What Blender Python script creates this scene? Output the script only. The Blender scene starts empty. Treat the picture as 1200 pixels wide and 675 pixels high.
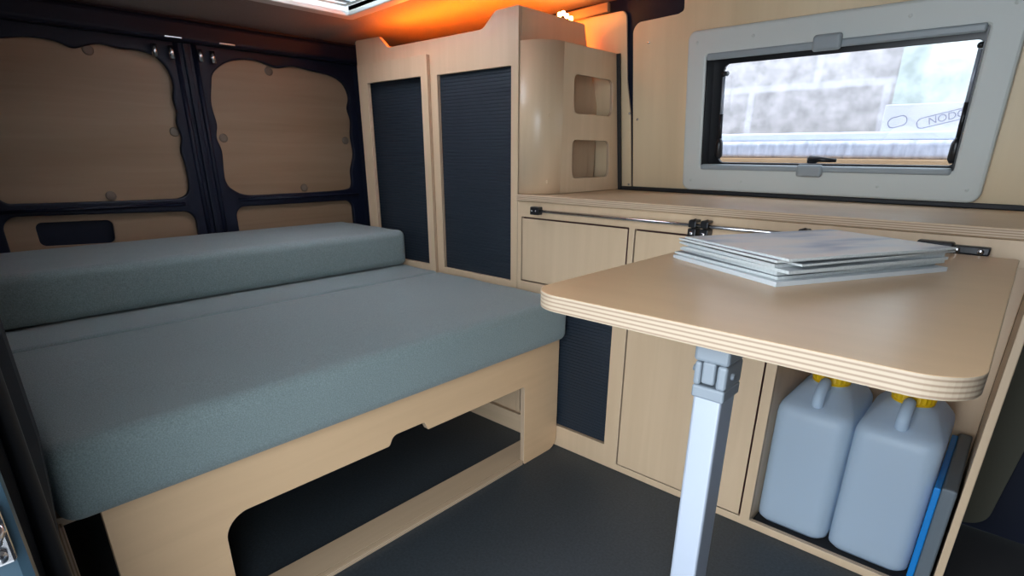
import bpy, bmesh, math, random
from mathutils import Matrix, Vector
random.seed(4)
C = bpy.context.scene.collection
S = 0.84            # everything is laid out in survey units, then brought to metres at the end
K = 1.496           # plane of the cabinet fronts
WORLD = {}

# ------------------------------------------------------------------ materials
def mat(name, col, rough=.5, metal=0., spec=.5, bump=None, noise=None, emit=None, estr=0., coat=0., sheen=0.):
    m = bpy.data.materials.new(name); m.use_nodes = True
    nt = m.node_tree; b = nt.nodes['Principled BSDF']
    b.inputs['Base Color'].default_value = (*col, 1); b.inputs['Roughness'].default_value = rough
    b.inputs['Metallic'].default_value = metal; b.inputs['Specular IOR Level'].default_value = spec
    b.inputs['Coat Weight'].default_value = coat; b.inputs['Sheen Weight'].default_value = sheen
    if emit:
        b.inputs['Emission Color'].default_value = (*emit, 1); b.inputs['Emission Strength'].default_value = estr
    tc = nt.nodes.new('ShaderNodeTexCoord')
    if noise:
        sc, amt = noise
        n = nt.nodes.new('ShaderNodeTexNoise'); n.inputs['Scale'].default_value = sc; n.inputs['Detail'].default_value = 5
        r = nt.nodes.new('ShaderNodeValToRGB')
        r.color_ramp.elements[0].position = .3; r.color_ramp.elements[1].position = .7
        r.color_ramp.elements[0].color = (*[c*(1-amt) for c in col], 1)
        r.color_ramp.elements[1].color = (*[min(1, c*(1+amt)) for c in col], 1)
        nt.links.new(tc.outputs['Object'], n.inputs['Vector']); nt.links.new(n.outputs['Fac'], r.inputs['Fac'])
        nt.links.new(r.outputs['Color'], b.inputs['Base Color'])
    if bump:
        sc, st = bump
        n2 = nt.nodes.new('ShaderNodeTexNoise'); n2.inputs['Scale'].default_value = sc; n2.inputs['Detail'].default_value = 3
        bp = nt.nodes.new('ShaderNodeBump'); bp.inputs['Strength'].default_value = st; bp.inputs['Distance'].default_value = .002
        nt.links.new(tc.outputs['Object'], n2.inputs['Vector']); nt.links.new(n2.outputs['Fac'], bp.inputs['Height'])
        nt.links.new(bp.outputs['Normal'], b.inputs['Normal'])
    return m

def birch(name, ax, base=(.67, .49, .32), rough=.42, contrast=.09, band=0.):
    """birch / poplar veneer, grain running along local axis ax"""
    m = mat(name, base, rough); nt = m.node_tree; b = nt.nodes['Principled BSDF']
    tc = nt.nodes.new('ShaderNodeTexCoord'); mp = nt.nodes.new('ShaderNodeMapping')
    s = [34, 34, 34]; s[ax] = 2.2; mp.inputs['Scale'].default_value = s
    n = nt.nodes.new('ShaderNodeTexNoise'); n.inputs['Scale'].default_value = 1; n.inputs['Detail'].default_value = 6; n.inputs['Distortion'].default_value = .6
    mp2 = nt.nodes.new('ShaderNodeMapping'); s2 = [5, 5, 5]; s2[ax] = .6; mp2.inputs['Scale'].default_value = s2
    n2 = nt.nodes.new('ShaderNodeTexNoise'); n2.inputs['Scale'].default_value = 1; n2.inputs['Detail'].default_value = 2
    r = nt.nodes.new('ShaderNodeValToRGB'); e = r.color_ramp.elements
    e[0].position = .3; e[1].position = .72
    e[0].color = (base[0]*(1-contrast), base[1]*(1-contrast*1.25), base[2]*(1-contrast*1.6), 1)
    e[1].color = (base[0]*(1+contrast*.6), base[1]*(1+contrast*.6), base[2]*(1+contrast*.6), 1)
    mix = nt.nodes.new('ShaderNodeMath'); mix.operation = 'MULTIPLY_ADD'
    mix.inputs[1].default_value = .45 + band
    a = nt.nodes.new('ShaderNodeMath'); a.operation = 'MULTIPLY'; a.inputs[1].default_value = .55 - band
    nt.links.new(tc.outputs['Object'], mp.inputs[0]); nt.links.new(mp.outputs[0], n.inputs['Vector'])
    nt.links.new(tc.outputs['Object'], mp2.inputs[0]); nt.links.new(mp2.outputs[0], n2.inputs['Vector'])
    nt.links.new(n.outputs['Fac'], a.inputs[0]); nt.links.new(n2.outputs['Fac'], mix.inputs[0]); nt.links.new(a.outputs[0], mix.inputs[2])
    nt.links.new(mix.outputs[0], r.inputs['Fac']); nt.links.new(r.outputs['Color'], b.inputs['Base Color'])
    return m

def ply_edge(name, ax, pitch=.0042, c1=(.60, .45, .31), c2=(.33, .205, .12)):
    """laminated edge: veneer layers stacked along local axis ax"""
    m = mat(name, c1, .6); nt = m.node_tree; b = nt.nodes['Principled BSDF']
    tc = nt.nodes.new('ShaderNodeTexCoord'); sp = nt.nodes.new('ShaderNodeSeparateXYZ')
    mu = nt.nodes.new('ShaderNodeMath'); mu.operation = 'MULTIPLY'; mu.inputs[1].default_value = 2*math.pi/pitch
    si = nt.nodes.new('ShaderNodeMath'); si.operation = 'SINE'
    mr = nt.nodes.new('ShaderNodeMapRange'); mr.inputs['From Min'].default_value = -.2; mr.inputs['From Max'].default_value = .8
    mx = nt.nodes.new('ShaderNodeMix'); mx.data_type = 'RGBA'
    mx.inputs[6].default_value = (*c1, 1); mx.inputs[7].default_value = (*c2, 1)
    nt.links.new(tc.outputs['Object'], sp.inputs[0]); nt.links.new(sp.outputs[ax], mu.inputs[0]); nt.links.new(mu.outputs[0], si.inputs[0])
    nt.links.new(si.outputs[0], mr.inputs['Value']); nt.links.new(mr.outputs[0], mx.inputs[0]); nt.links.new(mx.outputs[2], b.inputs['Base Color'])
    return m

BX = birch('birch_grain_x', 0); BY = birch('birch_grain_y', 1); BZ = birch('birch_grain_z', 2)
BTAB = birch('table_laminate', 0, (.66, .435, .25), .3, .05)
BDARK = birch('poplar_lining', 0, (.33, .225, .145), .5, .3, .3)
BWALL = birch('poplar_wall_lining', 1, (.76, .61, .40), .42, .16, .35)
BFRONT = birch('birch_bench_front', 0, (.74, .50, .295), .45, .08)
EDGE = ply_edge('plywood_edge', 2)
EDGET = ply_edge('plywood_table_edge', 2, .0048, (.42, .33, .235), (.26, .18, .12))
EDGEZ = ply_edge('plywood_edge_z', 2)
TAMB = mat('tambour_slats', (.012, .020, .031), .6)
GAP = mat('shadow_gap', (.10, .035, .03), .8)
NAVY = mat('van_body_paint', (.006, .009, .022), .5, 0, .3, bump=(9, .25))
PILLAR = mat('pillar_dark_paint', (.006, .009, .015), .65, 0, .25)
TEAL = mat('pillar_paint', (.025, .05, .07), .35)
RUBBER = mat('black_rubber', (.012, .012, .014), .6)
BLACK = mat('black_plastic', (.010, .010, .012), .35)
FLOOR = mat('vinyl_floor', (.034, .044, .053), .55, noise=(160, .25), bump=(250, .2))
FAB = mat('cushion_fabric', (.215, .268, .268), .92, 0, .2, noise=(420, .22), bump=(600, .6), sheen=.25)
CEIL = mat('ceiling_felt', (.25, .225, .21), .9, noise=(240, .08))
WHITE = mat('white_window_plastic', (.60, .63, .60), .45)
GREYP = mat('grey_window_plastic', (.30, .34, .36), .4)
GREYH = mat('grey_hinge_plastic', (.17, .195, .22), .4)
ALU = mat('anodised_aluminium', (.33, .36, .42), .35, .3)
STEEL = mat('polished_steel', (.7, .7, .72), .22, 1.)
CHROME = mat('chrome', (.8, .8, .8), .15, 1.)
YELLOW = mat('yellow_cap_plastic', (.72, .44, .005), .4)
BLUE = mat('blue_plastic', (.0, .20, .58), .45)
SLATE = mat('grey_box_plastic', (.12, .145, .165), .5)
OLIVE = mat('shaded_ply_lining', (.075, .072, .05), .7)  # ply lining, darkened in colour for the shade it stands in
PAPER = mat('magazine_pages', (.56, .59, .58), .7, noise=(300, .08))
PAPERW = mat('magazine_white_cover', (.60, .64, .66), .35)
PAPERD = mat('magazine_grey_cover', (.16, .18, .20), .35)
PINK = mat('magazine_dark_cover', (.16, .09, .12), .3)
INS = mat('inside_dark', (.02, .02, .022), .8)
LED = mat('warm_led', (1, .5, .1), .5, emit=(1, .42, .08), estr=7)
CLIP = mat('lining_clip', (.17, .125, .09), .6)

def cover_mat():
    m = mat('magazine_cover_print', (.8, .78, .76), .4); nt = m.node_tree; b = nt.nodes['Principled BSDF']
    tc = nt.nodes.new('ShaderNodeTexCoord'); mp = nt.nodes.new('ShaderNodeMapping')
    mp.inputs['Scale'].default_value = (14, 5, 1); mp.inputs['Rotation'].default_value = (0, 0, .5)
    n = nt.nodes.new('ShaderNodeTexNoise'); n.inputs['Scale'].default_value = 1; n.inputs['Detail'].default_value = 2
    r = nt.nodes.new('ShaderNodeValToRGB'); e = r.color_ramp.elements
    e[0].position = .36; e[0].color = (.38, .41, .50, 1); e[1].position = .60; e[1].color = (.84, .73, .65, 1)
    x = e.new(.48); x.color = (.72, .68, .67, 1)
    nt.links.new(tc.outputs['Object'], mp.inputs[0]); nt.links.new(mp.outputs[0], n.inputs['Vector'])
    nt.links.new(n.outputs['Fac'], r.inputs['Fac']); nt.links.new(r.outputs['Color'], b.inputs['Base Color'])
    return m
COVER = cover_mat()

def hdpe():
    m = bpy.data.materials.new('milky_plastic'); m.use_nodes = True; nt = m.node_tree; nt.nodes.clear()
    o = nt.nodes.new('ShaderNodeOutputMaterial'); d = nt.nodes.new('ShaderNodeBsdfPrincipled')
    d.inputs['Base Color'].default_value = (.62, .74, .86, 1); d.inputs['Roughness'].default_value = .38
    t = nt.nodes.new('ShaderNodeBsdfTranslucent'); t.inputs[0].default_value = (.68, .80, .92, 1)
    x = nt.nodes.new('ShaderNodeMixShader'); x.inputs[0].default_value = .4
    nt.links.new(d.outputs[0], x.inputs[1]); nt.links.new(t.outputs[0], x.inputs[2]); nt.links.new(x.outputs[0], o.inputs[0])
    return m
MILK = hdpe()

def pane_mat(name, tint, refl=.06, milk=0.):
    m = bpy.data.materials.new(name); m.use_nodes = True; nt = m.node_tree; nt.nodes.clear()
    o = nt.nodes.new('ShaderNodeOutputMaterial'); t = nt.nodes.new('ShaderNodeBsdfTransparent'); t.inputs[0].default_value = (*tint, 1)
    g = nt.nodes.new('ShaderNodeBsdfGlossy'); g.inputs['Roughness'].default_value = .03
    x = nt.nodes.new('ShaderNodeMixShader'); x.inputs[0].default_value = refl
    nt.links.new(t.outputs[0], x.inputs[1]); nt.links.new(g.outputs[0], x.inputs[2])
    last = x
    if milk:
        d = nt.nodes.new('ShaderNodeBsdfTranslucent'); d.inputs[0].default_value = (.9, .88, .9, 1)
        y = nt.nodes.new('ShaderNodeMixShader'); y.inputs[0].default_value = milk
        nt.links.new(x.outputs[0], y.inputs[1]); nt.links.new(d.outputs[0], y.inputs[2]); last = y
    nt.links.new(last.outputs[0], o.inputs[0])
    return m
ACRYL = pane_mat('acrylic_pane', (.60, .60, .62), .05)
HATCHP = pane_mat('milky_hatch_pane', (.8, .8, .8), .05, .75)

def block_mat():
    m = mat('concrete_blocks', (.5, .5, .5), .9); nt = m.node_tree; b = nt.nodes['Principled BSDF']
    tc = nt.nodes.new('ShaderNodeTexCoord'); br = nt.nodes.new('ShaderNodeTexBrick')
    br.inputs['Color1'].default_value = (.46, .43, .41, 1); br.inputs['Color2'].default_value = (.52, .49, .47, 1)
    br.inputs['Mortar'].default_value = (.60, .58, .58, 1); br.inputs['Scale'].default_value = 1
    br.inputs['Brick Width'].default_value = .62; br.inputs['Row Height'].default_value = .30; br.inputs['Mortar Size'].default_value = .022
    br.inputs['Mortar Smooth'].default_value = .6
    n = nt.nodes.new('ShaderNodeTexNoise'); n.inputs['Scale'].default_value = 15; n.inputs['Detail'].default_value = 6
    mx = nt.nodes.new('ShaderNodeMix'); mx.data_type = 'RGBA'; mx.blend_type = 'OVERLAY'; mx.inputs[0].default_value = .65
    nt.links.new(tc.outputs['Object'], br.inputs['Vector']); nt.links.new(tc.outputs['Object'], n.inputs['Vector'])
    nt.links.new(br.outputs['Color'], mx.inputs[6]); nt.links.new(n.outputs['Fac'], mx.inputs[7]); nt.links.new(mx.outputs[2], b.inputs['Base Color'])
    return m
BLOCKS = block_mat()
RENDERW = mat('pale_render', (.50, .55, .50), .9, noise=(14, .2))
FOIL = mat('crinkled_wrap', (.62, .64, .72), .3, .1, bump=(26, 1.), noise=(30, .3))
for _n in FOIL.node_tree.nodes:
    if _n.type == 'TEX_NOISE' and _n.inputs['Scale'].default_value == 30:
        _m = FOIL.node_tree.nodes.new('ShaderNodeMapping'); _m.inputs['Scale'].default_value = (1.6, 1, .45)
        _t = [l for l in FOIL.node_tree.links if l.to_node == _n][0].from_socket
        FOIL.node_tree.links.new(_t, _m.inputs[0]); FOIL.node_tree.links.new(_m.outputs[0], _n.inputs['Vector'])
FOAM = mat('foam_board', (.72, .72, .77), .6)
FOAMC = mat('foam_board_core', (.32, .25, .27), .8)
INK = mat('printed_ink', (.30, .31, .38), .7)
TIMB = birch('pallet_timber', 0, (.50, .32, .17), .7, .15)
GROUND = mat('pale_paving', (.34, .33, .32), .9, noise=(8, .1))

# ------------------------------------------------------------------ object helpers
def link(name, data, parent=None, M=None):
    o = bpy.data.objects.new(name, data); C.objects.link(o)
    M = M or Matrix.Identity(4)
    WORLD[o.name] = M.copy()
    if parent:
        o.parent = parent; o.matrix_local = WORLD[parent.name].inverted() @ M
    else:
        o.matrix_local = M
    return o
def tag(o, label=None, cat=None, group=None, kind=None):
    if label: o['label'] = label
    if cat: o['category'] = cat
    if group: o['group'] = group
    if kind: o['kind'] = kind
    return o
def thing(name, loc, label, cat, group=None, rotz=0, kind=None):
    o = link(name, None, None, Matrix.Translation(loc) @ Matrix.Rotation(rotz, 4, 'Z'))
    o.empty_display_size = .1
    return tag(o, label, cat, group, kind)
def struct(o, label=None): return tag(o, label, None, None, 'structure')

def bm_obj(name, bm, mats, parent=None, M=None, smooth=False):
    me = bpy.data.meshes.new(name); bmesh.ops.recalc_face_normals(bm, faces=bm.faces); bm.to_mesh(me); bm.free()
    for m in (mats if isinstance(mats, (list, tuple)) else [mats]): me.materials.append(m)
    if smooth:
        me.polygons.foreach_set('use_smooth', [True]*len(me.polygons))
    return link(name, me, parent, M)

def box(name, x, y, z, m, parent=None, bev=.002, seg=2, edge=None, ax=None, smooth=False, M=None, rot=None):
    """box from ranges; edge material on the two pairs of faces across thickness axis ax (ply)"""
    c = Vector(((x[0]+x[1])/2, (y[0]+y[1])/2, (z[0]+z[1])/2)); d = (abs(x[1]-x[0]), abs(y[1]-y[0]), abs(z[1]-z[0]))
    bm = bmesh.new(); bmesh.ops.create_cube(bm, size=1); bmesh.ops.scale(bm, vec=d, verts=bm.verts)
    if bev: bmesh.ops.bevel(bm, geom=list(bm.edges), offset=min(bev, min(d)*.45), segments=seg, affect='EDGES', profile=.5)
    bm.normal_update()
    if edge:
        for f in bm.faces:
            if abs(f.normal[ax]) < .5: f.material_index = 1
    T = (M or Matrix.Identity(4)) @ Matrix.Translation(c)
    if rot: T = T @ rot
    return bm_obj(name, bm, [m, edge] if edge else m, parent, T, smooth or bool(smooth))

def fillet(pts, rad):
    """polygon with rounded corners; pts [(x,y)] or [(x,y,r)]"""
    out = []; n = len(pts)
    for i in range(n):
        p = pts[i]; r = p[2] if len(p) > 2 else rad
        P = Vector(p[:2]); A = Vector(pts[i-1][:2]); B = Vector(pts[(i+1) % n][:2])
        a = (A-P); b = (B-P); la, lb = a.length, b.length
        if r <= 0 or la < 1e-6 or lb < 1e-6: out.append(tuple(P)); continue
        a.normalize(); b.normalize(); ang = a.angle(b)
        if ang > 3.05: out.append(tuple(P)); continue
        d = min(r/math.tan(ang/2), la*.49, lb*.49); rr = d*math.tan(ang/2)
        c = P + (a+b).normalized()*(rr/math.sin(ang/2))
        s = P+a*d-c; e = P+b*d-c
        a0 = math.atan2(s.y, s.x); a1 = math.atan2(e.y, e.x); da = (a1-a0+math.pi) % (2*math.pi)-math.pi
        k = max(4, int(abs(da)/.11))
        for j in range(k+1):
            t = a0+da*j/k; out.append((c.x+rr*math.cos(t), c.y+rr*math.sin(t)))
    return out

def frame_M(o, u, v):
    u = Vector(u).normalized(); v = Vector(v).normalized(); n = u.cross(v)
    M = Matrix(((u.x, v.x, n.x, o[0]), (u.y, v.y, n.y, o[1]), (u.z, v.z, n.z, o[2]), (0, 0, 0, 1)))
    return M
def plate(name, outer, holes, t, M, m, edge=None, parent=None, bev=.0015):
    """flat board with cut-outs; front face at local z=0, thickness towards -z"""
    cu = bpy.data.curves.new('tmp', 'CURVE'); cu.dimensions = '2D'; cu.fill_mode = 'BOTH'
    cu.extrude = t/2-bev; cu.bevel_depth = bev; cu.bevel_resolution = 1; cu.offset = -bev
    for k, loop in enumerate([outer]+list(holes)):
        A = sum(loop[i-1][0]*loop[i][1]-loop[i][0]*loop[i-1][1] for i in range(len(loop)))
        sp = cu.splines.new('POLY'); sp.points.add(len(loop)-1); sp.use_cyclic_u = True
        if (A < 0) == (k == 0): loop = loop[::-1]
        for i, p in enumerate(loop): sp.points[i].co = (p[0], p[1], 0, 1)
    ob = bpy.data.objects.new('tmp', cu); C.objects.link(ob)
    dg = bpy.context.evaluated_depsgraph_get(); dg.update()
    me = bpy.data.meshes.new_from_object(ob.evaluated_get(dg))
    bpy.data.objects.remove(ob); bpy.data.curves.remove(cu)
    me.materials.clear(); me.materials.append(m)
    if edge: me.materials.append(edge)
    me.name = name; me.transform(Matrix.Translation((0, 0, -t/2)))
    bm = bmesh.new(); bm.from_mesh(me); bmesh.ops.remove_doubles(bm, verts=bm.verts, dist=1e-5); bm.normal_update()
    bmesh.ops.recalc_face_normals(bm, faces=bm.faces)
    for f in bm.faces: f.material_index = 1 if (edge and abs(f.normal.z) < .8) else 0; f.smooth = False
    bm.to_mesh(me); bm.free()
    return link(name, me, parent, M)
def rect(x0, x1, y0, y1, r=0.): return fillet([(x0, y0), (x1, y0), (x1, y1), (x0, y1)], r)

def tube_bm(bm, pts, r, n=12, squash=None, cap=True):
    pts = [Vector(p) for p in pts]; rings = []; up = None
    for i, p in enumerate(pts):
        t = (pts[min(i+1, len(pts)-1)]-pts[max(i-1, 0)]).normalized()
        if up is None:
            up = Vector((0, 0, 1)) if abs(t.z) < .9 else Vector((1, 0, 0))
        s = t.cross(up).normalized(); w = s.cross(t).normalized(); up = w
        rr = r[i] if isinstance(r, (list, tuple)) else r
        a, b = (rr, rr) if not squash else squash
        rings.append([bm.verts.new(p+s*a*math.cos(2*math.pi*k/n)+w*b*math.sin(2*math.pi*k/n)) for k in range(n)])
    for A, B in zip(rings, rings[1:]):
        for k in range(n): bm.faces.new((A[k], A[(k+1) % n], B[(k+1) % n], B[k]))
    if cap: bm.faces.new(rings[0][::-1]); bm.faces.new(rings[-1])
    return bm
def tube(name, pts, r, m, parent=None, n=14, M=None, squash=None, sm=True):
    return bm_obj(name, tube_bm(bmesh.new(), pts, r, n, squash), m, parent, M, sm)
def lathe(name, prof, m, parent=None, M=None, n=32, ridge=0):
    bm = bmesh.new(); rings = []
    for (r, z) in prof:
        rings.append([bm.verts.new(((r*(1+(ridge if (k % 2) else 0)))*math.cos(2*math.pi*k/n), (r*(1+(ridge if (k % 2) else 0)))*math.sin(2*math.pi*k/n), z)) for k in range(n)])
    for A, B in zip(rings, rings[1:]):
        for k in range(n): bm.faces.new((A[k], A[(k+1) % n], B[(k+1) % n], B[k]))
    bm.faces.new(rings[0][::-1]); bm.faces.new(rings[-1])
    return bm_obj(name, bm, m, parent, M, not ridge)
def loft(name, rings2d, m, parent=None, M=None, smooth=True):
    bm = bmesh.new(); R = []
    for z, pts in rings2d: R.append([bm.verts.new((p[0], p[1], z)) for p in pts])
    n = len(R[0])
    for A, B in zip(R, R[1:]):
        for k in range(n): bm.faces.new((A[k], A[(k+1) % n], B[(k+1) % n], B[k]))
    bm.faces.new(R[0][::-1]); bm.faces.new(R[-1])
    return bm_obj(name, bm, m, parent, M, smooth)
def rr(hx, hy, r, k=6, cx=0, cy=0):
    out = []
    for (sx, sy, a0) in ((1, 1, 0), (-1, 1, 90), (-1, -1, 180), (1, -1, 270)):
        for j in range(k+1):
            a = math.radians(a0+90*j/k); out.append((cx+sx*(hx-r)+r*math.cos(a), cy+sy*(hy-r)+r*math.sin(a)))
    return out
def screw(parent, p, nrm, r=.004, m=STEEL, name='screw'):
    n = Vector(nrm).normalized(); q = n.to_track_quat('Z', 'Y').to_matrix().to_4x4()
    return lathe(name, [(r, -.002), (r, .001), (r*.7, .0025), (r*.1, .003)], m, parent, Matrix.Translation(p) @ q, 12)

# ------------------------------------------------------------------ setting: van shell
struct(box('floor', (-2.56, .060), (0, 2.03), (-.03, 0), FLOOR, bev=0))
struct(box('trim_3', (.0605, .95), (0, 2.03), (-.06, -.035), INS, bev=0))
# roof, falling slightly to the rear doors
def ceil_z(x): return 1.56 + min(0, (x+1.3))*.040
bm = bmesh.new()
xs = [-2.62, -2.05, -2.049, -1.30, -1.299, .95]
HX0, HX1, HY0, HY1 = -2.04, -1.42, .78, 1.335
def ceil_grid(dz):
    gx = [-2.62, HX0, HX1, .95]; gy = [-.04, HY0, HY1, 1.72, 1.80, 1.86, 1.93]
    gd = [0]*7
    V = [[bm.verts.new((x, y, ceil_z(x)+gd[j]*(1 if True else 0)+dz)) for j, y in enumerate(gy)] for x in gx]
    for i in range(3):
        for j in range(6):
            if i == 1 and j == 1: continue
            bm.faces.new((V[i][j], V[i+1][j], V[i+1][j+1], V[i][j+1]))
ceil_grid(0)
o = struct(bm_obj('ceiling', bm, CEIL)); sol = o.modifiers.new('solid', 'SOLIDIFY'); sol.thickness = .02*S; sol.offset = 1
# window-side wall: dark body sheet below and behind the linings
LEAN = Vector((0, -.15, 1)).normalized(); LV = math.sqrt(1+.15**2)
def Mwall(off=0.): # frame on the leaning wall, u = x, v = height above worktop, n towards the cabin
    n = Vector((1, 0, 0)).cross(LEAN); p = Vector((0, 2.0, .915))+n*off
    return frame_M(p, (1, 0, 0), LEAN)
def vz(z): return (z-.915)*LV
WX0, WX1, WZ0, WZ1 = -.897, -.180, 1.012, 1.350
far = struct(plate('wall_right', rect(-2.62, .95, vz(.86), vz(1.60)), [rect(WX0-.01, WX1+.01, vz(WZ0)-.01, vz(WZ1)+.01, .01)], .012, Mwall(-.014), NAVY))
box('lower_body_sheet', (-2.62, .95), (2.012, 2.03), (-.03, .90), NAVY, far, bev=0)
# poplar linings
main = [(-1.183, vz(.922), .004), (.90, vz(.922), 0), (.90, vz(1.545), 0), (-.993, vz(1.545), 0), (-.993, vz(1.487), .012), (-1.013, vz(1.480), .0), (-1.183, vz(1.474), .035)]
plate('lining_panel', fillet(main, 0), [rect(WX0-.03, WX1+.03, vz(WZ0)-.03, vz(WZ1)+.03, .02)], .008, Mwall(0), BWALL, EDGE, far)
side = [(-1.60, vz(.922), 0), (-1.190, vz(.922), 0), (-1.192, vz(1.18), .2), (-1.207, vz(1.30), .2), (-1.208, vz(1.517), .022), (-1.60, vz(1.512), 0)]
plate('lining_panel', fillet(side, 0), [], .008, Mwall(.001), BWALL, EDGE, far)
nW = Vector((1, 0, 0)).cross(LEAN)
for (x, z) in ((-1.196, 1.19), (-1.163, 1.168), (-1.2, .936), (-1.12, 1.41)):
    screw(far, Vector((x, 2.0-.15*(z-.915), z))+nW*.0015, nW, .0045)
box('roof_rail', (-1.43, -1.25), (1.855, 1.872), (1.505, 1.535), birch('rail_wood', 0, (.30, .18, .10), .6, .2), far, bev=.004, rot=Matrix.Rotation(-.05, 4, 'Y'))
# ply lining, its shade put into the colour, in the wheel-side bay, beyond the cabinet's end
plate('lower_lining', fillet([(-.02, .05, 0), (.02, -.002, .01), (.125, .01, .06), (.150, .30, 0), (.150, .90, 0), (-.02, .90, 0)], 0), [], .01, frame_M((0, 1.96, 0), (1, 0, 0), (0, 0, 1)), OLIVE, None, far)
for (x, z) in ((.175, .28), (.20, .22), (.19, .33), (.24, .30), (.215, .16)): screw(far, Vector((x, 2.011, z)), (0, -1, 0), .009)
# black rubber trims
struct(box('trim_1', (-1.24, .90), (1.985, 1.999), (.915, .929), RUBBER, bev=.003))
# near wall with the sliding-door opening, cab side
nw = struct(box('wall_left', (-2.62, -.98), (-.04, .0), (-.03, 1.58), NAVY, bev=.004))
prof = [(-1.06, .0), (-.985, .060), (-.955, .0635), (-.925, .058), (-.87, .030), (-.83, .020), (-.80, .0), (-.70, -.02), (-.70, -.09), (-1.06, -.09)]
prof2 = [(-.699, -.01), (-.66, .002), (-.630, .0085), (-.620, .006), (-.616, -.002), (-.612, -.12), (-.699, -.12)]
pl = loft('body_pillar', [(z, [(x, y-dy*max(0, y)/.06) for x, y in prof]) for z, dy in ((-.03, .050), (.2, .036), (.44, .020), (.53, .0125), (.60, .006), (.68, .0), (1.1, 0), (1.545, 0))], PILLAR, nw, None, False)
loft('outer_pillar', [(z, prof2) for z in (-.03, .3, .7, 1.1, 1.545)], TEAL, nw, None, False)
tube('door_seal', [(-.845, .030, z) for z in (-.02, .4, .8, 1.2, 1.54)], .012, RUBBER, nw)
nw2 = struct(box('wall_front_blocker', (.93, .95), (-.04, 1.95), (-.03, 1.58), NAVY, bev=0))  # unseen wall added to keep daylight from the cab out
box('front_pillar_blocker', (.14, .95), (-.06, .0), (-.03, 1.58), NAVY, nw2, bev=.004)  # unseen; stretched across the doorway to block daylight from the right

# rear doors -------------------------------------------------------------
XD = -2.50
MD = frame_M((XD, 0, 0), (0, 1, 0), (0, 0, 1))   # u = y, v = z, normal = +x
def wavy(pts): # open smooth catmull closed
    out = []; n = len(pts)
    for i in range(n):
        p0, p1, p2, p3 = [Vector(pts[(i+k-1) % n]) for k in range(4)]
        for j in range(5):
            t = j/5
            out.append(tuple(.5*((2*p1)+(-p0+p2)*t+(2*p0-5*p1+4*p2-p3)*t*t+(-p0+3*p1-3*p2+p3)*t**3)))
    return out
W1 = wavy([(.245, .93), (.235, 1.05), (.24, 1.2), (.25, 1.32), (.30, 1.365), (.373, 1.375), (.45, 1.388), (.515, 1.385), (.56, 1.370), (.60, 1.382), (.64, 1.392), (.70, 1.384), (.755, 1.385), (.805, 1.372), (.838, 1.335), (.848, 1.285), (.838, 1.235), (.842, 1.19), (.834, 1.15), (.842, 1.10), (.830, 1.05), (.836, 1.0), (.836, .935), (.826, .895), (.795, .876), (.74, .873), (.5, .877), (.32, .881), (.27, .887)])
W2 = wavy([(.978, .97), (.984, 1.05), (.972, 1.1), (.982, 1.15), (.974, 1.22), (.986, 1.29), (1.0, 1.335), (1.045, 1.372), (1.10, 1.392), (1.18, 1.398), (1.26, 1.380), (1.34, 1.392), (1.44, 1.382), (1.52, 1.372), (1.575, 1.345), (1.600, 1.290), (1.588, 1.24), (1.60, 1.19), (1.592, 1.12), (1.598, 1.04), (1.575, .965), (1.572, .90), (1.54, .878), (1.4, .872), (1.2, .872), (1.06, .874), (1.00, .90), (.98, .93)])
L1 = fillet([(.245, .55), (.83, .55), (.838, .822), (.245, .842)], .045)
L2 = fillet([(1.0, .55), (1.565, .55), (1.565, .826), (1.0, .828)], .04)
def rear_door(n, y0, y1, Wh, Lh, label, clips, recess=None):
    d = tag(link('door_%d' % n, None, None, Matrix.Translation((XD, (y0+y1)/2, 0))), label, None, None, 'structure')
    plate('inner_frame', rect(y0, y1, 0, 1.475, .01), [Wh, Lh], .022, MD, NAVY, None, d, bev=.006)
    plate('outer_skin', rect(y0, y1, 0, 1.475), [], .006, frame_M((XD-.045, 0, 0), (0, 1, 0), (0, 0, 1)), NAVY, None, d)
    MP = frame_M((XD-.024, 0, 0), (0, 1, 0), (0, 0, 1))
    ys = [p[0] for p in Wh]
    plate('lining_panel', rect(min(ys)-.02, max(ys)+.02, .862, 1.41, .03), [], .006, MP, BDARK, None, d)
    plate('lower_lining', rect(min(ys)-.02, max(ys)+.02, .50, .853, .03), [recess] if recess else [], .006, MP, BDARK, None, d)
    for (y, z) in clips: lathe('panel_clip', [(.017, -.001), (.017, .0025), (.012, .004)], CLIP, d, frame_M((XD-.024, y, z), (0, 1, 0), (0, 0, 1)), 18)
    # pressed ribs
    for (a, b) in (((y0+.028, .5), (y0+.028, 1.44)), ((y1-.028, .5), (y1-.028, 1.44))):
        tube('pressed_rib', [(XD-.002, a[0], a[1]), (XD-.002, b[0], b[1])], .010, NAVY, d, 10)
    tube('pressed_rib', [(XD+.001, y0+.10, .857), (XD+.001, y1-.10, .852)], .007, NAVY, d, 10)
    return d
d1 = rear_door(1, .10, .906, W1, L1, None, [(.605, 1.372), (.826, 1.118), (.57, .893)], fillet([(.33, .735), (.55, .725), (.557, .808), (.33, .815)], .02))
d2 = rear_door(2, .914, 1.70, W2, L2, None, [(1.235, 1.366), (1.005, 1.10), (1.60-.03, 1.10), (1.33, .893)])
for d, y in ((d1, .80), (d1, .855), (d2, .955), (d2, 1.0)):
    M = Matrix.Translation((XD+.016, y, 1.388))
    tube('latch_rod', [(0, 0, -.02), (0, 0, .022)], .010, STEEL, d, 12, M)
for d, y in ((d1, .86), (d2, 1.05)):
    box('catch_plate', (XD+.004, XD+.05), (y-.03, y+.03), (1.432, 1.440), STEEL, d, bev=.003)
for y in (1.36, 1.48): tube('striker_pin', [(XD+.012, y, 1.425), (XD+.012, y, 1.455)], .0022, STEEL, d2, 8)
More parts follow.
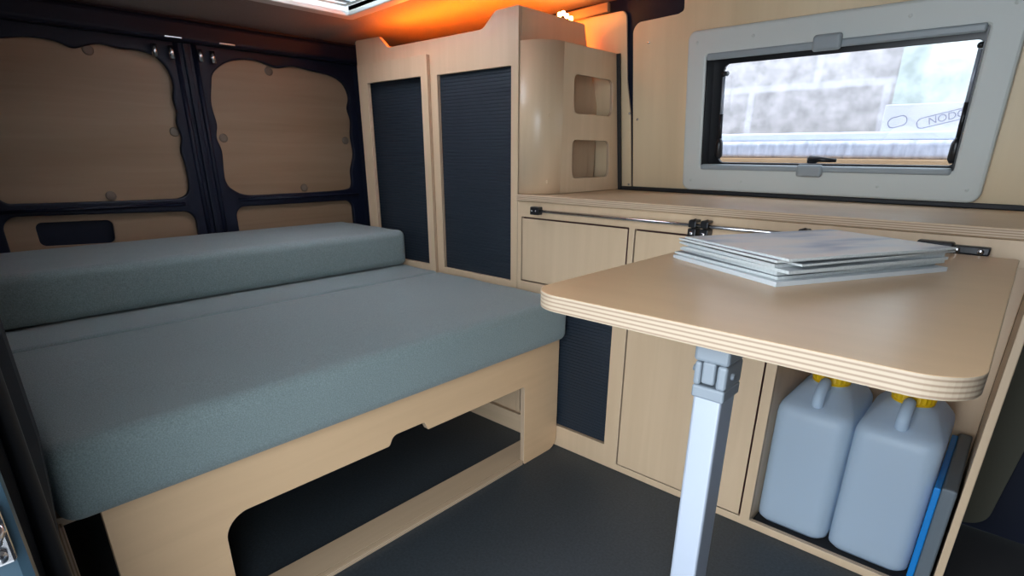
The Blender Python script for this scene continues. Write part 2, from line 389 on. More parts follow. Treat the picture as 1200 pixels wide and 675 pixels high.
# body around the rear doors
rear = struct(plate('wall_rear', rect(-.04, 2.02, -.03, 1.60), [rect(.09, 1.71, 0.0, 1.478, .04)], .05, frame_M((XD-.002, 0, 0), (0, 1, 0), (0, 0, 1)), NAVY, None))
loft('corner_pillar', [(z, [(XD-.001, 1.63), (-2.43, 1.66), (-2.40, 1.72), (-2.37, 1.80), (-2.38, 1.95), (XD-.001, 1.95)]) for z in (0, .5, 1.0, 1.5)], NAVY, rear, None, False)
box('roof_header', (XD, XD+.05), (.0, 1.95), (1.425, 1.50), NAVY, rear, bev=.018, seg=4)
tube('wiring_loom', [(-2.40, 1.60, 1.30), (-2.39, 1.615, 1.2), (-2.40, 1.60, 1.08), (-2.395, 1.61, .98), (-2.40, 1.6, .86)], .006, BLACK, rear, 8)
screw(rear, (-2.423, 1.665, .86), (1, -.3, 0), .008)

tag(box('trim_2', (XD+.0005, XD+.012), (.900, .920), (0, 1.44), NAVY, bev=.004), None, None, None, 'structure')
# roof hatch ------------------------------------------------------------
hz = ceil_z((HX0+HX1)/2)
hm = Matrix.Translation(((HX0+HX1)/2, (HY0+HY1)/2, hz)) @ Matrix.Rotation(-math.atan(.040), 4, 'Y')
hw, hd = (HX1-HX0)/2, (HY1-HY0)/2
w2 = tag(link('window_2', None, None, hm), None, None, None, 'structure')
plate('hatch_frame', rect(-hw-.03, hw+.03, -hd-.03, hd+.03, .02), [rect(-hw+.018, hw-.018, -hd+.018, hd-.018, .015)], .016, hm @ Matrix.Rotation(math.pi, 4, 'X') @ Matrix.Translation((0, 0, .016)), WHITE, None, w2, bev=.004)
plate('inner_rail', rect(-hw+.024, hw-.024, -hd+.024, hd-.024, .01), [rect(-hw+.045, hw-.045, -hd+.045, hd-.045, .01)], .012, hm @ Matrix.Translation((0, 0, .022)), WHITE, None, w2)
box('blind_bar', (-hw+.06, -hw+.085), (-hd+.03, hd-.03), (.012, .024), GREYP, w2, M=hm)
plate('hatch_pane', rect(-hw, hw, -hd, hd, .01), [], .004, hm @ Matrix.Translation((0, 0, .050)), HATCHP, None, w2)
for (a, b, c, d) in ((-hw, hw, -hd-.01, -hd), (-hw, hw, hd, hd+.01), (-hw-.01, -hw, -hd, hd), (hw, hw+.01, -hd, hd)):
    box('hatch_wall', (a, b), (c, d), (0, .055), WHITE, w2, M=hm, bev=0)

# side window -----------------------------------------------------------
w1 = tag(link('window_1', None, None, Matrix.Translation((-.54, 2.0, .93))), None, None, None, 'structure')
MW = Mwall(.026)
plate('outer_frame', rect(-.963, -.108, vz(.932), vz(1.424), .028), [rect(WX0, WX1, vz(WZ0), vz(WZ1), .006)], .034, MW, WHITE, None, w1, bev=.007)
def wbox(name, x0, x1, z0, z1, d0, d1, m, bev=.003, seg=2, parent=w1):
    return box(name, (x0, x1), (vz(z0), vz(z1)), (d0, d1), m, parent, bev, seg, M=Mwall(0))
wbox('blind_cassette', WX0+.004, WX1-.004, 1.336, 1.356, .012, .032, GREYP, .005)
wbox('blind_cassette', WX0+.004, WX1-.004, 1.003, 1.020, .012, .034, GREYP, .005)
for z0, z1 in ((.990, 1.026), (1.330, 1.372)):
    wbox('blind_latch', -.575, -.500, z0, z1, .026, .046, GREYP, .010, 4)
for (a, b, c, d) in ((WX0, WX0+.004, WZ0, WZ1), (WX1-.004, WX1, WZ0, WZ1), (WX0, WX1, WZ0-.004, WZ0), (WX0, WX1, WZ1, WZ1+.004)):
    wbox('reveal', a, b, c, d, -.040, .02, BLACK, 0)
plate('pane_seal', rect(WX0, WX1, vz(WZ0), vz(WZ1), .01), [rect(WX0+.040, WX1-.006, vz(WZ0)+.006, vz(WZ1)-.030, .018)], .012, Mwall(-.028), BLACK, None, w1)
plate('window_pane', rect(WX0, WX1, vz(WZ0), vz(WZ1)), [], .004, Mwall(-.037), ACRYL, None, w1, bev=.001)
def wp(x, z, d): return Vector((x, 2.0-.15*(z-.915), z))+nW*d
for x, a, b, s in ((-.843, 1.285, 1.045, 1), (-.190, 1.30, 1.04, -1)):
    tube('stay_rod', [wp(x, a, .002), wp(x, (a+b)/2, .002)], .0048, ALU, w1, 10)
    tube('stay_sleeve', [wp(x, (a+b)/2+.01, .002), wp(x, b+.05, .002)], .006, BLACK, w1, 10)
    tube('stay_knob', [wp(x, b+.055, .004), wp(x, b+.04, .004), wp(x, b, .004), wp(x, b-.01, .004)], [.006, .012, .013, .006], BLACK, w1, 12)
    tube('stay_pivot', [wp(x, a+.008, -.02), wp(x, a+.008, .010)], .008, BLACK, w1, 10)
    tube('stay_pivot', [wp(x-.02*s, b, -.02), wp(x+.004*s, b, .006)], .007, BLACK, w1, 10)
tube('pane_handle', [wp(-.555, 1.036, -.012), wp(-.55, 1.037, -.004), wp(-.52, 1.036, .0), wp(-.475, 1.033, .0)], [.007, .010, .008, .005], BLACK, w1, 12)
wbox('handle_base', -.56, -.53, 1.022, 1.040, -.03, -.004, BLACK, .004)
for x in (-.93, -.75, -.35, -.14):
    for z in (.966, 1.39):
        screw(w1, wp(x, z, .0245), nW, .005, WHITE, 'screw_cover')

# ------------------------------------------------------------------ wardrobe
def tambour(name, u0, u1, z0, z1, parent, y=K+.016, pitch=.0115):
    bm = bmesh.new(); z = z0; prev = None
    while z < z1-1e-6:
        h = min(pitch, z1-z)
        for (t, d) in ((0, .0016), (.15, 0), (.88, 0), (1, .0016)):
            a = bm.verts.new((u0, y+d, z+t*h)); b = bm.verts.new((u1, y+d, z+t*h))
            if prev: bm.faces.new((prev[0], prev[1], b, a))
            prev = (a, b)
        z += h
    g = bmesh.ops.extrude_face_region(bm, geom=list(bm.faces))
    bmesh.ops.translate(bm, vec=(0, .006, 0), verts=[v for v in g['geom'] if isinstance(v, bmesh.types.BMVert)])
    return bm_obj(name, bm, TAMB, parent)
MK = frame_M((0, K, 0), (1, 0, 0), (0, 0, 1))      # u = x, v = z, normal = -y
wr = thing('wardrobe', (-1.80, 1.75, 0), 'tall birch plywood wardrobe with two dark slatted doors beside the bed', 'wardrobe')
XL, XR = -2.258, -1.342
outer = [(XL, 0, 0), (XR, 0, 0), (XR, 1.485, .004), (-1.445, 1.483, .04), (-1.505, 1.436, .05), (-2.035, 1.436, .045), (-2.09, 1.480, .02), (XL, 1.483, .01)]
plate('front_frame', fillet(outer, 0), [rect(-2.193, -1.838, .603, 1.321, .003), rect(-1.747, -1.374, .603, 1.317, .003)], .016, MK, BZ and birch('birch_front_v', 1), EDGE, wr)
tambour('tambour_door', -2.20, -1.832, .600, 1.325, wr); tambour('tambour_door', -1.752, -1.368, .600, 1.322, wr)
# raised centre stile, as the right-hand frame stands slightly proud of the left
plate('door_surround', rect(-2.236, -1.784, .583, 1.388, .003), [rect(-2.172, -1.822, .606, 1.317, .003)], .0155, frame_M((0, K-.016, 0), (1, 0, 0), (0, 0, 1)), birch('birch_surround', 1), EDGE, wr, bev=.0008)
MS = lambda x: frame_M((x, 0, 0), (0, 1, 0), (0, 0, 1))
plate('side_panel', fillet([(K+.0165, 0, 0), (1.955, 0, 0), (1.955, .90, 0), (1.955, 1.22, 0), (1.875, 1.40, 0), (1.850, 1.482, .008), (K+.0165, 1.484, 0)], 0), [], .016, MS(XR), birch('birch_side', 1), EDGE, wr)
plate('side_panel', fillet([(K+.0165, 0, 0), (1.93, 0, 0), (1.88, 1.482, 0), (K+.0165, 1.482, 0)], 0), [], .016, MS(XL+.016), birch('birch_side_b', 1), EDGE, wr)
box('top_panel', (XL+.018, XR-.018), (K+.018, 1.86), (1.385, 1.40), BX, wr)
box('bottom_panel', (XL+.018, XR-.018), (K+.018, 1.93), (.03, .045), BX, wr)
box('divider', (-1.80, -1.785), (K+.030, 1.88), (.046, 1.384), BZ, wr)

# warm light behind the wardrobe's lip
ls = thing('light_strip', (-1.375, 1.70, 1.47), 'glowing orange light strip on top of the wardrobe behind its side panel', 'light')
box('carrier', (-1.372, -1.3585), (1.58, 1.84), (1.455, 1.475), WHITE, ls, bev=.002)
for i in range(9):
    yy = 1.60+.028*i
    box('led', (-1.377, -1.366), (yy-.005, yy+.005), (1.476, 1.488), LED, ls, bev=.003)
for y_, z_ in ((1.725, 1.494), (1.745, 1.501), (1.765, 1.496), (1.79, 1.492)):
    box('led', (-1.365, -1.352), (y_-.007, y_+.007), (z_-.007, z_+.008), LED, ls, bev=.005, seg=3)
box('carrier', (-2.10, -1.40), (1.545, 1.557), (1.4005, 1.408), WHITE, ls, bev=.002)
for i in range(16):
    xx = -2.08+.044*i
    box('led', (xx-.005, xx+.005), (1.546, 1.556), (1.4085, 1.413), LED, ls, bev=.002)

# ------------------------------------------------------------------ niche cabinet standing on the worktop
nc = thing('niche_cabinet', (-1.29, 1.75, .9165), 'small rounded birch cabinet with two open niches on the worktop beside the wardrobe', 'cabinet')
ZB, ZT = .9165, 1.386; RC = .101; XF = -1.238
# curved skin: front-left, rounded corner, face with two openings
skin = [(-1.3405, K+.006)]
cx, cy = XF-RC, K+.006+RC
skin = [(cx+.0, K+.006)] if False else []
for j in range(15):
    a = math.radians(-90+90*j/14); skin.append((cx+RC*math.cos(a), cy+RC*math.sin(a)))
T = .012
BN = birch('birch_niche', 2, rough=.30)
def skin_mesh():
    bm = bmesh.new(); A = []
    for (x, y) in [(-1.3405, K+.006)]+skin:
        A.append((x, y))
    inner = []
    for i, (x, y) in enumerate(A):
        if i == 0: inner.append((x, y+T)); continue
        dx, dy = x-cx, y-cy; l = math.hypot(dx, dy); inner.append((cx+dx/l*(RC-T), cy+dy/l*(RC-T)))
    for i in range(len(A)-1):
        q = []
        for (p, z) in ((A[i], ZB), (A[i+1], ZB), (A[i+1], ZT), (A[i], ZT)): q.append(bm.verts.new((p[0], p[1], z)))
        bm.faces.new(q)
        r_ = []
        for (p, z) in ((inner[i], ZB), (inner[i+1], ZB), (inner[i+1], ZT), (inner[i], ZT)): r_.append(bm.verts.new((p[0], p[1], z)))
        bm.faces.new(r_[::-1])
        t = [bm.verts.new((p[0], p[1], ZT)) for p in (A[i], A[i+1], inner[i+1], inner[i])]; bm.faces.new(t)
        t = [bm.verts.new((p[0], p[1], ZB)) for p in (A[i], A[i+1], inner[i+1], inner[i])]; bm.faces.new(t[::-1])
    bmesh.ops.remove_doubles(bm, verts=bm.verts, dist=1e-5)
    return bm
o = bm_obj('rounded_corner', skin_mesh(), BN, nc, None, False)
for p in o.data.polygons: p.use_smooth = abs(p.normal.z) < .5
MF = frame_M((XF, 0, 0), (0, 1, 0), (0, 0, 1))
yb = lambda z: 2.0-.15*(z-.915)-.011
plate('face_panel', [(cy, ZB), (yb(ZB), ZB), (yb(ZT), ZT), (cy, ZT)],
      [fillet([(1.668, 1.178), (1.905, 1.178), (1.895, 1.298), (1.660, 1.298)], .024), fillet([(1.672, .966), (1.905, .966), (1.895, 1.092), (1.664, 1.094)], .022)], T, MF, birch('birch_face', 1, rough=.30), EDGE, nc)
box('top_panel', (-1.338, XF-T-.001), (K+RC, 1.90), (ZT-.014, ZT-.001), BY, nc)
box('shelf', (-1.338, XF-T-.001), (K+.05, 1.94), (1.160, 1.172), BY, nc)
box('shelf', (-1.338, XF-T-.001), (K+.05, 1.97), (.950, .962), BY, nc)
box('divider', (-1.338, XF-T-.001), (1.640, 1.652), (.963, 1.37), BZ, nc)
box('back_panel', (-1.3395, -1.3385+.004), (K+.05, 1.90), (.93, 1.37), BZ, nc, bev=0)
box('edge_trim', (XF-.002, XF+.012), (-.006, .006), (0, (ZT-ZB)*LV), RUBBER, nc, M=frame_M((0, 2.0-.016, ZB), (1, 0, 0), (0, 0, 1)) @ Matrix.Rotation(0, 4, 'X') if False else Matrix.Translation((0, 1.984, ZB)) @ Matrix.Rotation(math.atan(.15), 4, 'X'))

# ------------------------------------------------------------------ kitchen cabinet
XE = .056
kc = thing('kitchen_cabinet', (-.64, 1.74, 0), 'long low birch plywood kitchen cabinet below the side window', 'cabinet')
kx0 = XR+.0015
holes = [rect(-1.323, -.887, .612, .840, .003), rect(-1.323, -.922, .084, .575, .003), rect(-.868, -.430, .024, .838, .003), rect(-.402, .040, .024, .838, .003)]
plate('front_frame', rect(kx0, XE, 0, .892, .001), holes, .016, MK, birch('birch_kitchen_v', 1), EDGE, kc)
g = .0048
plate('drawer', rect(-1.323+g, -.887-g, .612+g, .840-g, .003), [], .016, frame_M((0, K+.001, 0), (1, 0, 0), (0, 0, 1)), birch('drawer_v', 1), GAP, kc)
plate('door', rect(-.868+g, -.430-g, .024+g*.7, .838-g, .003), [], .016, frame_M((0, K+.001, 0), (1, 0, 0), (0, 0, 1)), birch('door_v', 1), GAP, kc)
box('gap_backing', (-1.33, -.42), (K+.0175, K+.020), (.585, .845), GAP, kc, bev=0)
box('gap_backing', (-.872, -.425), (K+.0175, K+.020), (.02, .583), GAP, kc, bev=0)
tambour('tambour_door', -1.33, -.915, .078, .580, kc)
plate('divider', [(K+.017, .0), (1.99, .0), (1.99, .89), (K+.017, .89)], [], .016, MS(-.402), birch('div_v', 1), EDGE, kc)
plate('end_panel', [(K+.017, .0), (1.985, .0), (1.985, .89), (K+.017, .89)], [], .015, MS(XE), birch('end_v', 1), EDGE, kc)
box('back_panel', (-.401, .040), (1.95, 1.962), (.012, .885), birch('back_v', 2), kc)
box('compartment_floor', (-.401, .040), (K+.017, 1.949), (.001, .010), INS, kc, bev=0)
box('divider', (-.905, -.890), (K+.021, 1.95), (.02, .89), BZ, kc)
wt = box('worktop', (kx0, XE+.01), (K-.008, 1.985), (.893, .915), BX, None, .004, 3, EDGEZ, 2)
tag(wt, 'birch plywood worktop running below the window, with a layered edge', 'worktop')

# chrome table rail on the cabinet's fascia
rl = thing('table_rail', (-.64, K-.02, .86), 'thin polished steel rail fixed along the fascia below the worktop', 'rail')
RZ, RY = .866, K-.017
tube('rod', [(-1.245, RY, RZ), (-.10, RY, RZ)], .0055, STEEL, rl)
box('end_bracket', (-1.262, -1.225), (K-.026, K-.001), (RZ-.013, RZ+.013), BLACK, rl, .003)
box('end_bracket', (-.165, -.10), (K-.028, K-.001), (RZ-.010, RZ+.014), BLACK, rl, .004)
box('end_bracket', (-.1005, -.040), (K-.020, K-.001), (RZ-.008, RZ+.009), BLACK, rl, .003)
for x in (-.094, -.055): screw(rl, (x, K-.0205, RZ), (0, -1, 0), .006)
for x in (-1.252, -1.235): screw(rl, (x, K-.0265, RZ), (0, -1, 0), .003)
def clamp(x, label):
    c = thing('rail_hook', (x, K-.015, RZ), label, 'hook', 'black hooks on the table rail')
    pts = []
    for j in range(9):
        a = math.radians(-60+210*j/8); pts.append((0, -.002-.013*math.cos(a), .002+.013*math.sin(a)))
    M = Matrix.Translation((x, RY, RZ))
    tube('hook', pts, .004, BLACK, c, 8, M, squash=(.004, .0105) if False else None)
    box('hook_band', (x-.011, x+.011), (RY-.017, RY+.014), (RZ+.009, RZ+.016), BLACK, c, .003)
    box('hook_front', (x-.011, x+.011), (RY-.020, RY-.014), (RZ-.004, RZ+.014), BLACK, c, .003)
    box('hook_base', (x-.012, x+.012), (RY-.018, RY+.015), (RZ-.034, RZ-.007), BLACK, c, .003)
    screw(c, (x, RY-.0185, RZ-.020), (0, -1, 0), .0055)
    return c
clamp(-.672, 'black hook clipped on the rail, the left of the adjoining pair')
clamp(-.638, 'black hook clipped on the rail, the right of the adjoining pair')
clamp(-.392, 'black hook on the rail mostly hidden behind the magazines')

# ------------------------------------------------------------------ folding table
TZ = .860; TT = .0245
tb = thing('folding_table', (-.26, 1.05, 0), 'birch plywood folding table with rounded corners and one white leg', 'table')
plate('tabletop', fillet([(-.526, .606, .055), (.008, .606, .055), (.008, 1.462, .01), (-.526, 1.462, .01)], 0), [], TT, frame_M((0, 0, TZ), (1, 0, 0), (0, 1, 0)), BTAB, EDGET, tb, bev=.0015)
LX0, LX1, LY0, LY1 = -.2665, -.2290, .640, .6865
box('leg', (LX0, LX1), (LY0, LY1), (.012, .765), ALU, tb, .004, 3)
box('foot', (LX0-.001, LX1+.001), (LY0-.001, LY1+.001), (0, .014), BLACK, tb, .003)
hg = box('leg_hinge', (LX0-.004, LX1+.004), (LY0-.004, LY1+.006), (.806, TZ-TT-.0002), GREYH, tb, .005, 3)
box('tongue', (-.2575, -.2405), (LY0-.004, LY1-.004), (.778, .808), GREYH, hg, .003, 3)
box('cheek', (LX0-.002, -.2590), (LY0-.003, LY1+.003), (.7735, .806), GREYH, hg, .004, 3)
box('cheek', (-.2390, LX1+.003), (LY0-.003, LY1+.003), (.7735, .806), GREYH, hg, .004, 3)
box('socket', (LX0-.002, LX1+.003), (LY0-.003, LY1+.003), (.757, .774), GREYH, hg, .003, 3)
box('socket_back', (LX0, LX1), (LY0+.012, LY1), (.7735, .806), GREYH, hg, .002)
tube('pivot_pin', [(LX0-.009, .655, .790), (LX1+.006, .655, .790)], .0045, GREYH, hg, 12)
for x in (-.45, -.08):
    box('table_hook', (x-.02, x+.02), (1.44, RY+.002), (TZ-TT-.008, TZ-TT-.0005), BLACK, tb, .002)

# ------------------------------------------------------------------ magazines
ang = math.atan2(.334, .177)
zz = TZ+.0003
specs = [ # thickness, dx, dy, dangle, cover, label
 (.0075, .000, .000, 0.00, PAPERW, 'thick white-edged magazine lying directly on the table, bottom of the stack'),
 (.0050, -.010, .008, .03, PAPERD, 'thin grey-green magazine, second from the bottom of the stack'),
 (.0062, -.003, .016, -.02, PAPER, 'pale magazine, third from the bottom of the stack'),
 (.0050, .006, .004, .03, PAPERW, 'pale magazine, fourth from the bottom of the stack'),
 (.0056, -.006, .016, -.03, PAPER, 'pale mint-edged magazine, fifth from the bottom of the stack'),
 (.0036, .014, .020, .05, PAPERD, 'thin magazine, third from the top of the stack'),
 (.0040, -.002, .004, -.02, PINK, 'dark-covered magazine with a blue white spine, second from the top of the stack'),
 (.0040, .010, .004, .00, COVER, 'magazine with a pale cloudy cover, topmost of the stack on the table')]
MW_, ML_ = .256, .366
for i, (t, dx, dy, da, cm, lab) in enumerate(specs):
    if i == 0: w, l = .264, .378
    else: w, l = MW_, ML_
    bm = bmesh.new(); nx, ny = 14, 2
    # folded-sheet body: spine edge on local -x side rounded, slight sag
    V = {}
    def zc(u): return .0012*math.sin(u*math.pi)*(1 if i > 4 else .0)
    for k in range(nx+1):
        u = k/nx
        th = t*(1-.30*max(0, (.06-u)/.06)**2)
        for j, yv in enumerate((-l/2, l/2)):
            V[k, j, 0] = bm.verts.new((-w/2+w*u, yv, (t-th)/2)); V[k, j, 1] = bm.verts.new((-w/2+w*u, yv, (t+th)/2-.0002))
    for k in range(nx):
        f = bm.faces.new((V[k, 0, 1], V[k+1, 0, 1], V[k+1, 1, 1], V[k, 1, 1])); f.material_index = 1
        f = bm.faces.new((V[k, 0, 0], V[k, 1, 0], V[k+1, 1, 0], V[k+1, 0, 0])); f.material_index = 1
        bm.faces.new((V[k, 0, 0], V[k+1, 0, 0], V[k+1, 0, 1], V[k, 0, 1])); bm.faces.new((V[k, 1, 0], V[k, 1, 1], V[k+1, 1, 1], V[k+1, 1, 0]))
    f = bm.faces.new((V[0, 0, 0], V[0, 0, 1], V[0, 1, 1], V[0, 1, 0])); f.material_index = 2
    bm.faces.new((V[nx, 0, 0], V[nx, 1, 0], V[nx, 1, 1], V[nx, 0, 1]))
    M = Matrix.Translation((-.288+dx, 1.110+dy, zz)) @ Matrix.Rotation(ang-math.pi/2+da, 4, 'Z')
    spine = PAPERW if i in (0, 6, 7) else PAPER
    edgem = PAPERW if i == 0 else PAPER
    o = bm_obj('magazine', bm, [edgem, cm, spine], None, M)
    tag(o, lab, 'magazine', 'magazines stacked on the table')
    zz += t+.0002

# ------------------------------------------------------------------ water canisters
def canister(x, y, rot, label, group='water canisters in the open compartment'):
    R = thing('water_canister', (x, y, .0105), label, 'canister', group, rot)
    M = WORLD[R.name]
    hx, hy, r = .0955, .150, .036
    def rg(h, y0, y1, q): return rr(h, (y1-y0)/2, min(q, h*.98, (y1-y0)/2*.98), cy=(y0+y1)/2)
    rings = [(0, rg(hx-.020, -hy+.020, hy-.020, .026)), (.004, rg(hx-.009, -hy+.009, hy-.009, .034)), (.014, rg(hx-.001, -hy+.001, hy-.001, r)), (.03, rg(hx, -hy, hy, r)),
             (.12, rg(hx, -hy, hy, r)), (.22, rg(hx, -hy, hy, r)), (.352, rg(hx, -hy, hy, r)), (.368, rg(hx-.001, -hy+.002, hy, r)), (.380, rg(hx-.004, -hy+.007, hy-.002, r)),
             (.389, rg(hx-.009, -hy+.018, hy-.005, r)), (.398, rg(hx-.016, -hy+.040, hy-.010, r)), (.409, rg(hx-.024, -hy+.066, hy-.018, .036)), (.420, rg(hx-.032, -hy+.088, hy-.030, .036)),
             (.428, rg(hx-.040, -hy+.100, hy-.060, .04)), (.432, rg(.044, -.044, .044, .043)), (.448, rg(.040, -.040, .040, .039))]
    loft('body', rings, MILK, R, M)
    cap = lathe('screw_cap', [(.030, .438), (.047, .440), (.049, .445), (.049, .474), (.045, .480), (.012, .481)], YELLOW, R, M, 48, .03)
    lathe('cap_collar', [(.046, .434), (.049, .435), (.049, .440), (.030, .441)], YELLOW, cap, M, 32)
    pts = [(0, -.108, .388), (0, -.116, .402), (0, -.116, .418), (0, -.106, .434), (0, -.084, .447), (0, -.070, .450), (0, -.060, .445), (0, -.056, .428)]
    tube('handle', pts, [.0145, .015, .015, .0145, .0145, .014, .013, .013], MILK, R, 12, M)
    return R
canister(-.3045, 1.690, 0, 'milky white water canister with yellow cap, beside the cabinet door')
canister(-.1095, 1.690, 0, 'milky white water canister with yellow cap, nearer the blue-edged case')

cs = thing('flat_case', (.015, 1.68, .0105), 'flat grey case with a bright blue front stripe standing beside the canisters', 'case')
box('shell', (.003, .034), (1.535, 1.92), (.0105, .300), SLATE, cs, .005, 3)
box('blue_edge', (-.0115, .0028), (1.533, 1.90), (.0105, .297), BLUE, cs, .003, 3)

# ------------------------------------------------------------------ bench, mattress and cushions
bn = thing('bench_frame', (-1.75, .78, 0), 'birch plywood bed base with a long cut-out front, beside the wardrobe', 'bed base')
XB = -1.131
fr = [(.122, 0, 0), (.318, 0, 0), (.318, .304, .055), (.752, .304, .012), (.765, .331, .025), (.872, .331, .010), (.884, .304, .006), (1.305, .304, .012), (1.305, .0, .008), (1.491, .0, .045), (1.491, .436, .002), (.122, .436, .002)]
plate('front_board', fillet(fr, 0), [], .018, frame_M((XB, 0, 0), (0, 1, 0), (0, 0, 1)), BFRONT, EDGE, bn)
box('floor_board', (-1.243, -1.150), (.20, 1.474), (0.0, .015), BY, bn, .0015, 2, EDGEZ, 2)
box('floor_board_lip', (-1.1495, -1.133), (.32, 1.303), (0.0, .015), BY, bn, .0015, 2, EDGEZ, 2)
plate('end_board', rect(-2.40, -1.150, 0, .418), [rect(-1.95, -1.292, .078, .300, .022)], .014, frame_M((0, 1.476, 0), (1, 0, 0), (0, 0, 1)), birch('bench_end', 0), EDGE, bn)
plate('end_board', fillet([(-2.40, 0, 0), (-1.115, 0, 0), (-1.135, .425, 0), (-2.40, .425, 0)], 0), [], .012, frame_M((0, .055, 0), (1, 0, 0), (0, 0, 1)), birch('bench_end_b', 0), EDGE, bn)
box('bed_board', (-2.44, -1.150), (.060, 1.474), (.4185, .436), BY, bn, .002)
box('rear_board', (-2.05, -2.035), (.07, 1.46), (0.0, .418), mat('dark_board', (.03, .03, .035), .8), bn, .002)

def cushion(name, x, y, z, label, cat, bev=.03, puff=.006, seam=None):
    c = Vector(((x[0]+x[1])/2, (y[0]+y[1])/2, (z[0]+z[1])/2)); d = Vector((abs(x[1]-x[0]), abs(y[1]-y[0]), abs(z[1]-z[0])))
    bm = bmesh.new(); bmesh.ops.create_cube(bm, size=1); bmesh.ops.scale(bm, vec=d, verts=bm.verts)
    bmesh.ops.bevel(bm, geom=list(bm.edges), offset=bev, segments=6, affect='EDGES', profile=.55)
    for ax in (0, 1):
        n = 14
        for k in range(1, n):
            co = [0, 0, 0]; co[ax] = -d[ax]/2+d[ax]*k/n; no = [0, 0, 0]; no[ax] = 1
            bmesh.ops.bisect_plane(bm, geom=list(bm.verts)+list(bm.edges)+list(bm.faces), plane_co=co, plane_no=no)
    for v in bm.verts:
        a, b = v.co.x/(d.x/2), v.co.y/(d.y/2)
        s = 1 if v.co.z > 0 else 0
        v.co.z += s*puff*((1-a*a)*(1-b*b)-.35*(1-abs(a)**8)*0) + s*.0012*math.sin(9*a+2)*math.sin(11*b)
    return tag(bm_obj(name, bm, FAB, None, Matrix.Translation(c), True), label, cat)
cushion('mattress', (-1.762, -1.088), (.062, 1.487), (.4385, .590), 'wide grey-blue mattress cushion on the bed base, nearest the table', 'mattress', .036)
cushion('seat_cushion', (-2.44, -1.766), (.062, 1.479), (.4365, .588), 'grey-blue flat cushion behind the mattress, mostly under the raised cushion', 'cushion', .018, .002)
cushion('raised_cushion', (-2.445, -1.955), (.05, 1.470), (.5915, .738), 'thick grey-blue cushion lying raised against the rear doors', 'cushion', .030, .006)

# door striker on the pillar at the lower left
st = thing('door_striker', (-.606, -.02, .70), 'shiny metal door catch on the dark pillar at the left edge', 'door catch')

# ------------------------------------------------------------------ outdoors beyond the window
YO = 3.10
struct(box('ground', (-9, 9), (-9, 9), (-.80, -.70), GROUND, bev=0))
bw = struct(plate('wall_outside', rect(-7, -.70, -.7, 3.6), [], .2, frame_M((0, YO+.75, 0), (1, 0, 0), (0, 0, 1)), BLOCKS))
struct(plate('wall_outside', rect(-.70, 4.5, -.7, 3.6), [], .2, frame_M((0, YO+.73, 0), (1, 0, 0), (0, 0, 1)), RENDERW))
struct(box('outside_ledge', (-5, 3), (YO-.1, YO+.72), (-.7, .90), RENDERW, bev=.01))

pa = thing('pallet', (-1.0, YO+.3, .90), 'pale timber pallet seen through the window under the wrapped boards', 'pallet')
box('deck_board', (-3.0, .02), (YO-.02, YO+.10), (1.000, 1.032), TIMB, pa, .004)
box('deck_board', (-3.0, .02), (YO+.22, YO+.34), (1.000, 1.032), TIMB, pa, .004)
box('deck_board', (-3.0, .02), (YO+.46, YO+.58), (1.000, 1.032), TIMB, pa, .004)
for x in (-2.9, -1.5, -.1): box('block', (x-.06, x+.06), (YO+.0, YO+.56), (.90, .9995), TIMB, pa, .004)
wf = box('wrapped_stack', (-3.0, .10), (YO-.01, YO+.55), (1.0325, 1.112), FOIL, None, .02, 4)
tag(wf, 'stack of boards in crinkled shiny wrap outside the window', 'building material')
wf2 = box('wrapped_slab', (-3.0, .20), (YO+.03, YO+.5), (1.1125, 1.150), mat('smooth_wrap', (.70, .74, .82), .4), None, .01, 3)
tag(wf2, 'smooth pale wrapped slab on top of the crinkled stack outside', 'building material')
fb = thing('foam_board', (-.1, YO+.2, 1.1505), 'white foam board printed with rounded outlines outside the window, at the right', 'board')
box('board', (-.60, -.06), (YO+.06, YO+.40), (1.1505, 1.262), FOAM, fb, .003)
box('board_end', (-.0595, -.03), (YO+.07, YO+.40), (1.1505, 1.262), FOAMC, fb, .002)
def capsule(cxx, czz, L, h, rot, parent):
    M = frame_M((cxx, YO+.0595, czz), (1, 0, 0), (0, 0, 1)) @ Matrix.Rotation(rot, 4, 'Z')
    return plate('printed_outline', rect(-L/2, L/2, -h/2, h/2, h*.45), [rect(-L/2+.004, L/2-.004, -h/2+.004, h/2-.004, h*.4)], .0008, M, INK, None, parent, bev=.0001)
capsule(-.345, 1.207, .25, .046, .25, fb); capsule(-.145, 1.195, .13, .046, .25, fb); capsule(-.54, 1.19, .075, .046, .25, fb)
tx = bpy.data.curves.new('lettering', 'FONT'); tx.body = 'NODON'; tx.size = .042; tx.align_x = 'CENTER'; tx.align_y = 'CENTER'; tx.extrude = .0004
to = bpy.data.objects.new('tmp', tx); C.objects.link(to); dg = bpy.context.evaluated_depsgraph_get(); dg.update()
tm = bpy.data.meshes.new_from_object(to.evaluated_get(dg)); bpy.data.objects.remove(to); tm.materials.clear(); tm.materials.append(INK)
link('lettering', tm, fb, frame_M((-.345, YO+.059, 1.207), (1, 0, 0), (0, 0, 1)) @ Matrix.Rotation(.25, 4, 'Z'))

# striker parts
box('catch_plate', (-.6145, -.605), (-.05, -.001), (.700, .760), STEEL, st, .003)
tube('catch_loop', [(-.606, -.006, .745), (-.585, -.006, .745), (-.578, -.010, .740), (-.578, -.03, .735), (-.605, -.03, .735)], .0045, STEEL, st, 10)
for z in (.712, .728): tube('catch_bolt', [(-.607, -.012, z), (-.599, -.012, z)], .006, STEEL, st, 12)

# ------------------------------------------------------------------ bring to metres
done = set()
bpy.context.view_layer.update()
for o in list(C.objects):
    if o.type == 'MESH' and o.data.name not in done:
        done.add(o.data.name); o.data.transform(Matrix.Scale(S, 4)); o.data.update()
    ml = o.matrix_local.copy(); ml.translation = ml.translation*S; o.matrix_local = ml

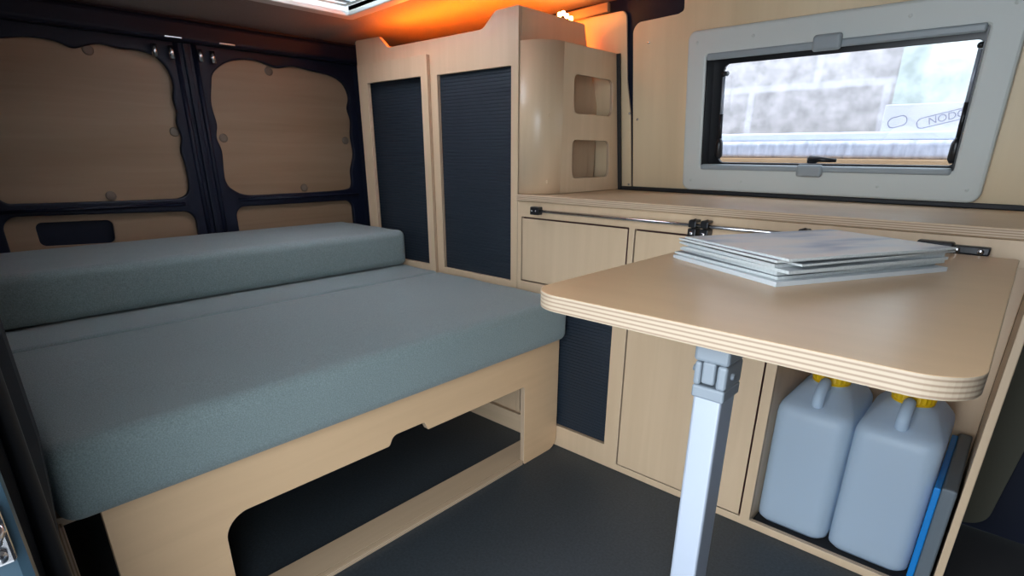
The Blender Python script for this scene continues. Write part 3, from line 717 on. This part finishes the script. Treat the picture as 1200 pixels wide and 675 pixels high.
# ------------------------------------------------------------------ light
w = bpy.data.worlds.new('World'); bpy.context.scene.world = w; w.use_nodes = True
nt = w.node_tree; bg = nt.nodes['Background']
bg.inputs[0].default_value = (.80, .90, 1.0, 1); bg.inputs[1].default_value = 1.5
def portal(name, loc, rot, sx, sy):
    l = bpy.data.lights.new(name, 'AREA'); l.shape = 'RECTANGLE'; l.size = sx*S; l.size_y = sy*S; l.cycles.is_portal = True
    o = bpy.data.objects.new(name, l); C.objects.link(o); o.location = Vector(loc)*S; o.rotation_euler = rot
portal('doorway_daylight', (-.24, -.07, .77), (math.pi/2, 0, 0), .80, 1.6)
portal('window_daylight', (-.54, 2.2, 1.18), (-math.pi/2, 0, 0), .8, .45)
portal('hatch_daylight', (-1.73, 1.06, 1.66), (0, 0, 0), .6, .54)
def lamp(name, loc, col, pw, r):
    l = bpy.data.lights.new(name, 'POINT'); l.color = col; l.energy = pw; l.shadow_soft_size = r
    o = bpy.data.objects.new(name, l); C.objects.link(o); o.location = Vector(loc)*S; return o
for i in range(3): lamp('strip_glow', (-1.395, 1.60+.07*i, 1.478), (1, .17, .006), .045, .012)
for i in range(5): lamp('strip_glow', (-1.46-.13*i, 1.551, 1.43), (1, .15, .004), .24, .012)

# ------------------------------------------------------------------ camera
import math as _m
a, b, c = .734359, 1.210641, .005886
F, CX, CY = 646.744, 603.05, 422.53
R = (Matrix.Rotation(a, 3, 'Z') @ Matrix.Rotation(b, 3, 'X') @ Matrix.Rotation(c, 3, 'Z')).to_4x4()
cam = bpy.data.cameras.new('camera'); co = bpy.data.objects.new('camera', cam); C.objects.link(co)
co.matrix_world = Matrix.Translation((0, 0, 1.05*S)) @ R
cam.sensor_width = 36; cam.sensor_fit = 'HORIZONTAL'; cam.lens = F/1200*36
cam.shift_x = (600-CX)/1200; cam.shift_y = (CY-337.5)/1200; cam.clip_start = .01
sc = bpy.context.scene; sc.camera = co
sc.view_settings.view_transform = 'Standard'; sc.view_settings.look = 'None'; sc.view_settings.gamma = 1
sc.view_settings.use_curve_mapping = False; sc.view_settings.exposure = 2.65
sc.cycles.use_denoising = True; sc.cycles.max_bounces = 10; sc.cycles.diffuse_bounces = 6; sc.cycles.transparent_max_bounces = 12
sc.cycles.sample_clamp_indirect = 8
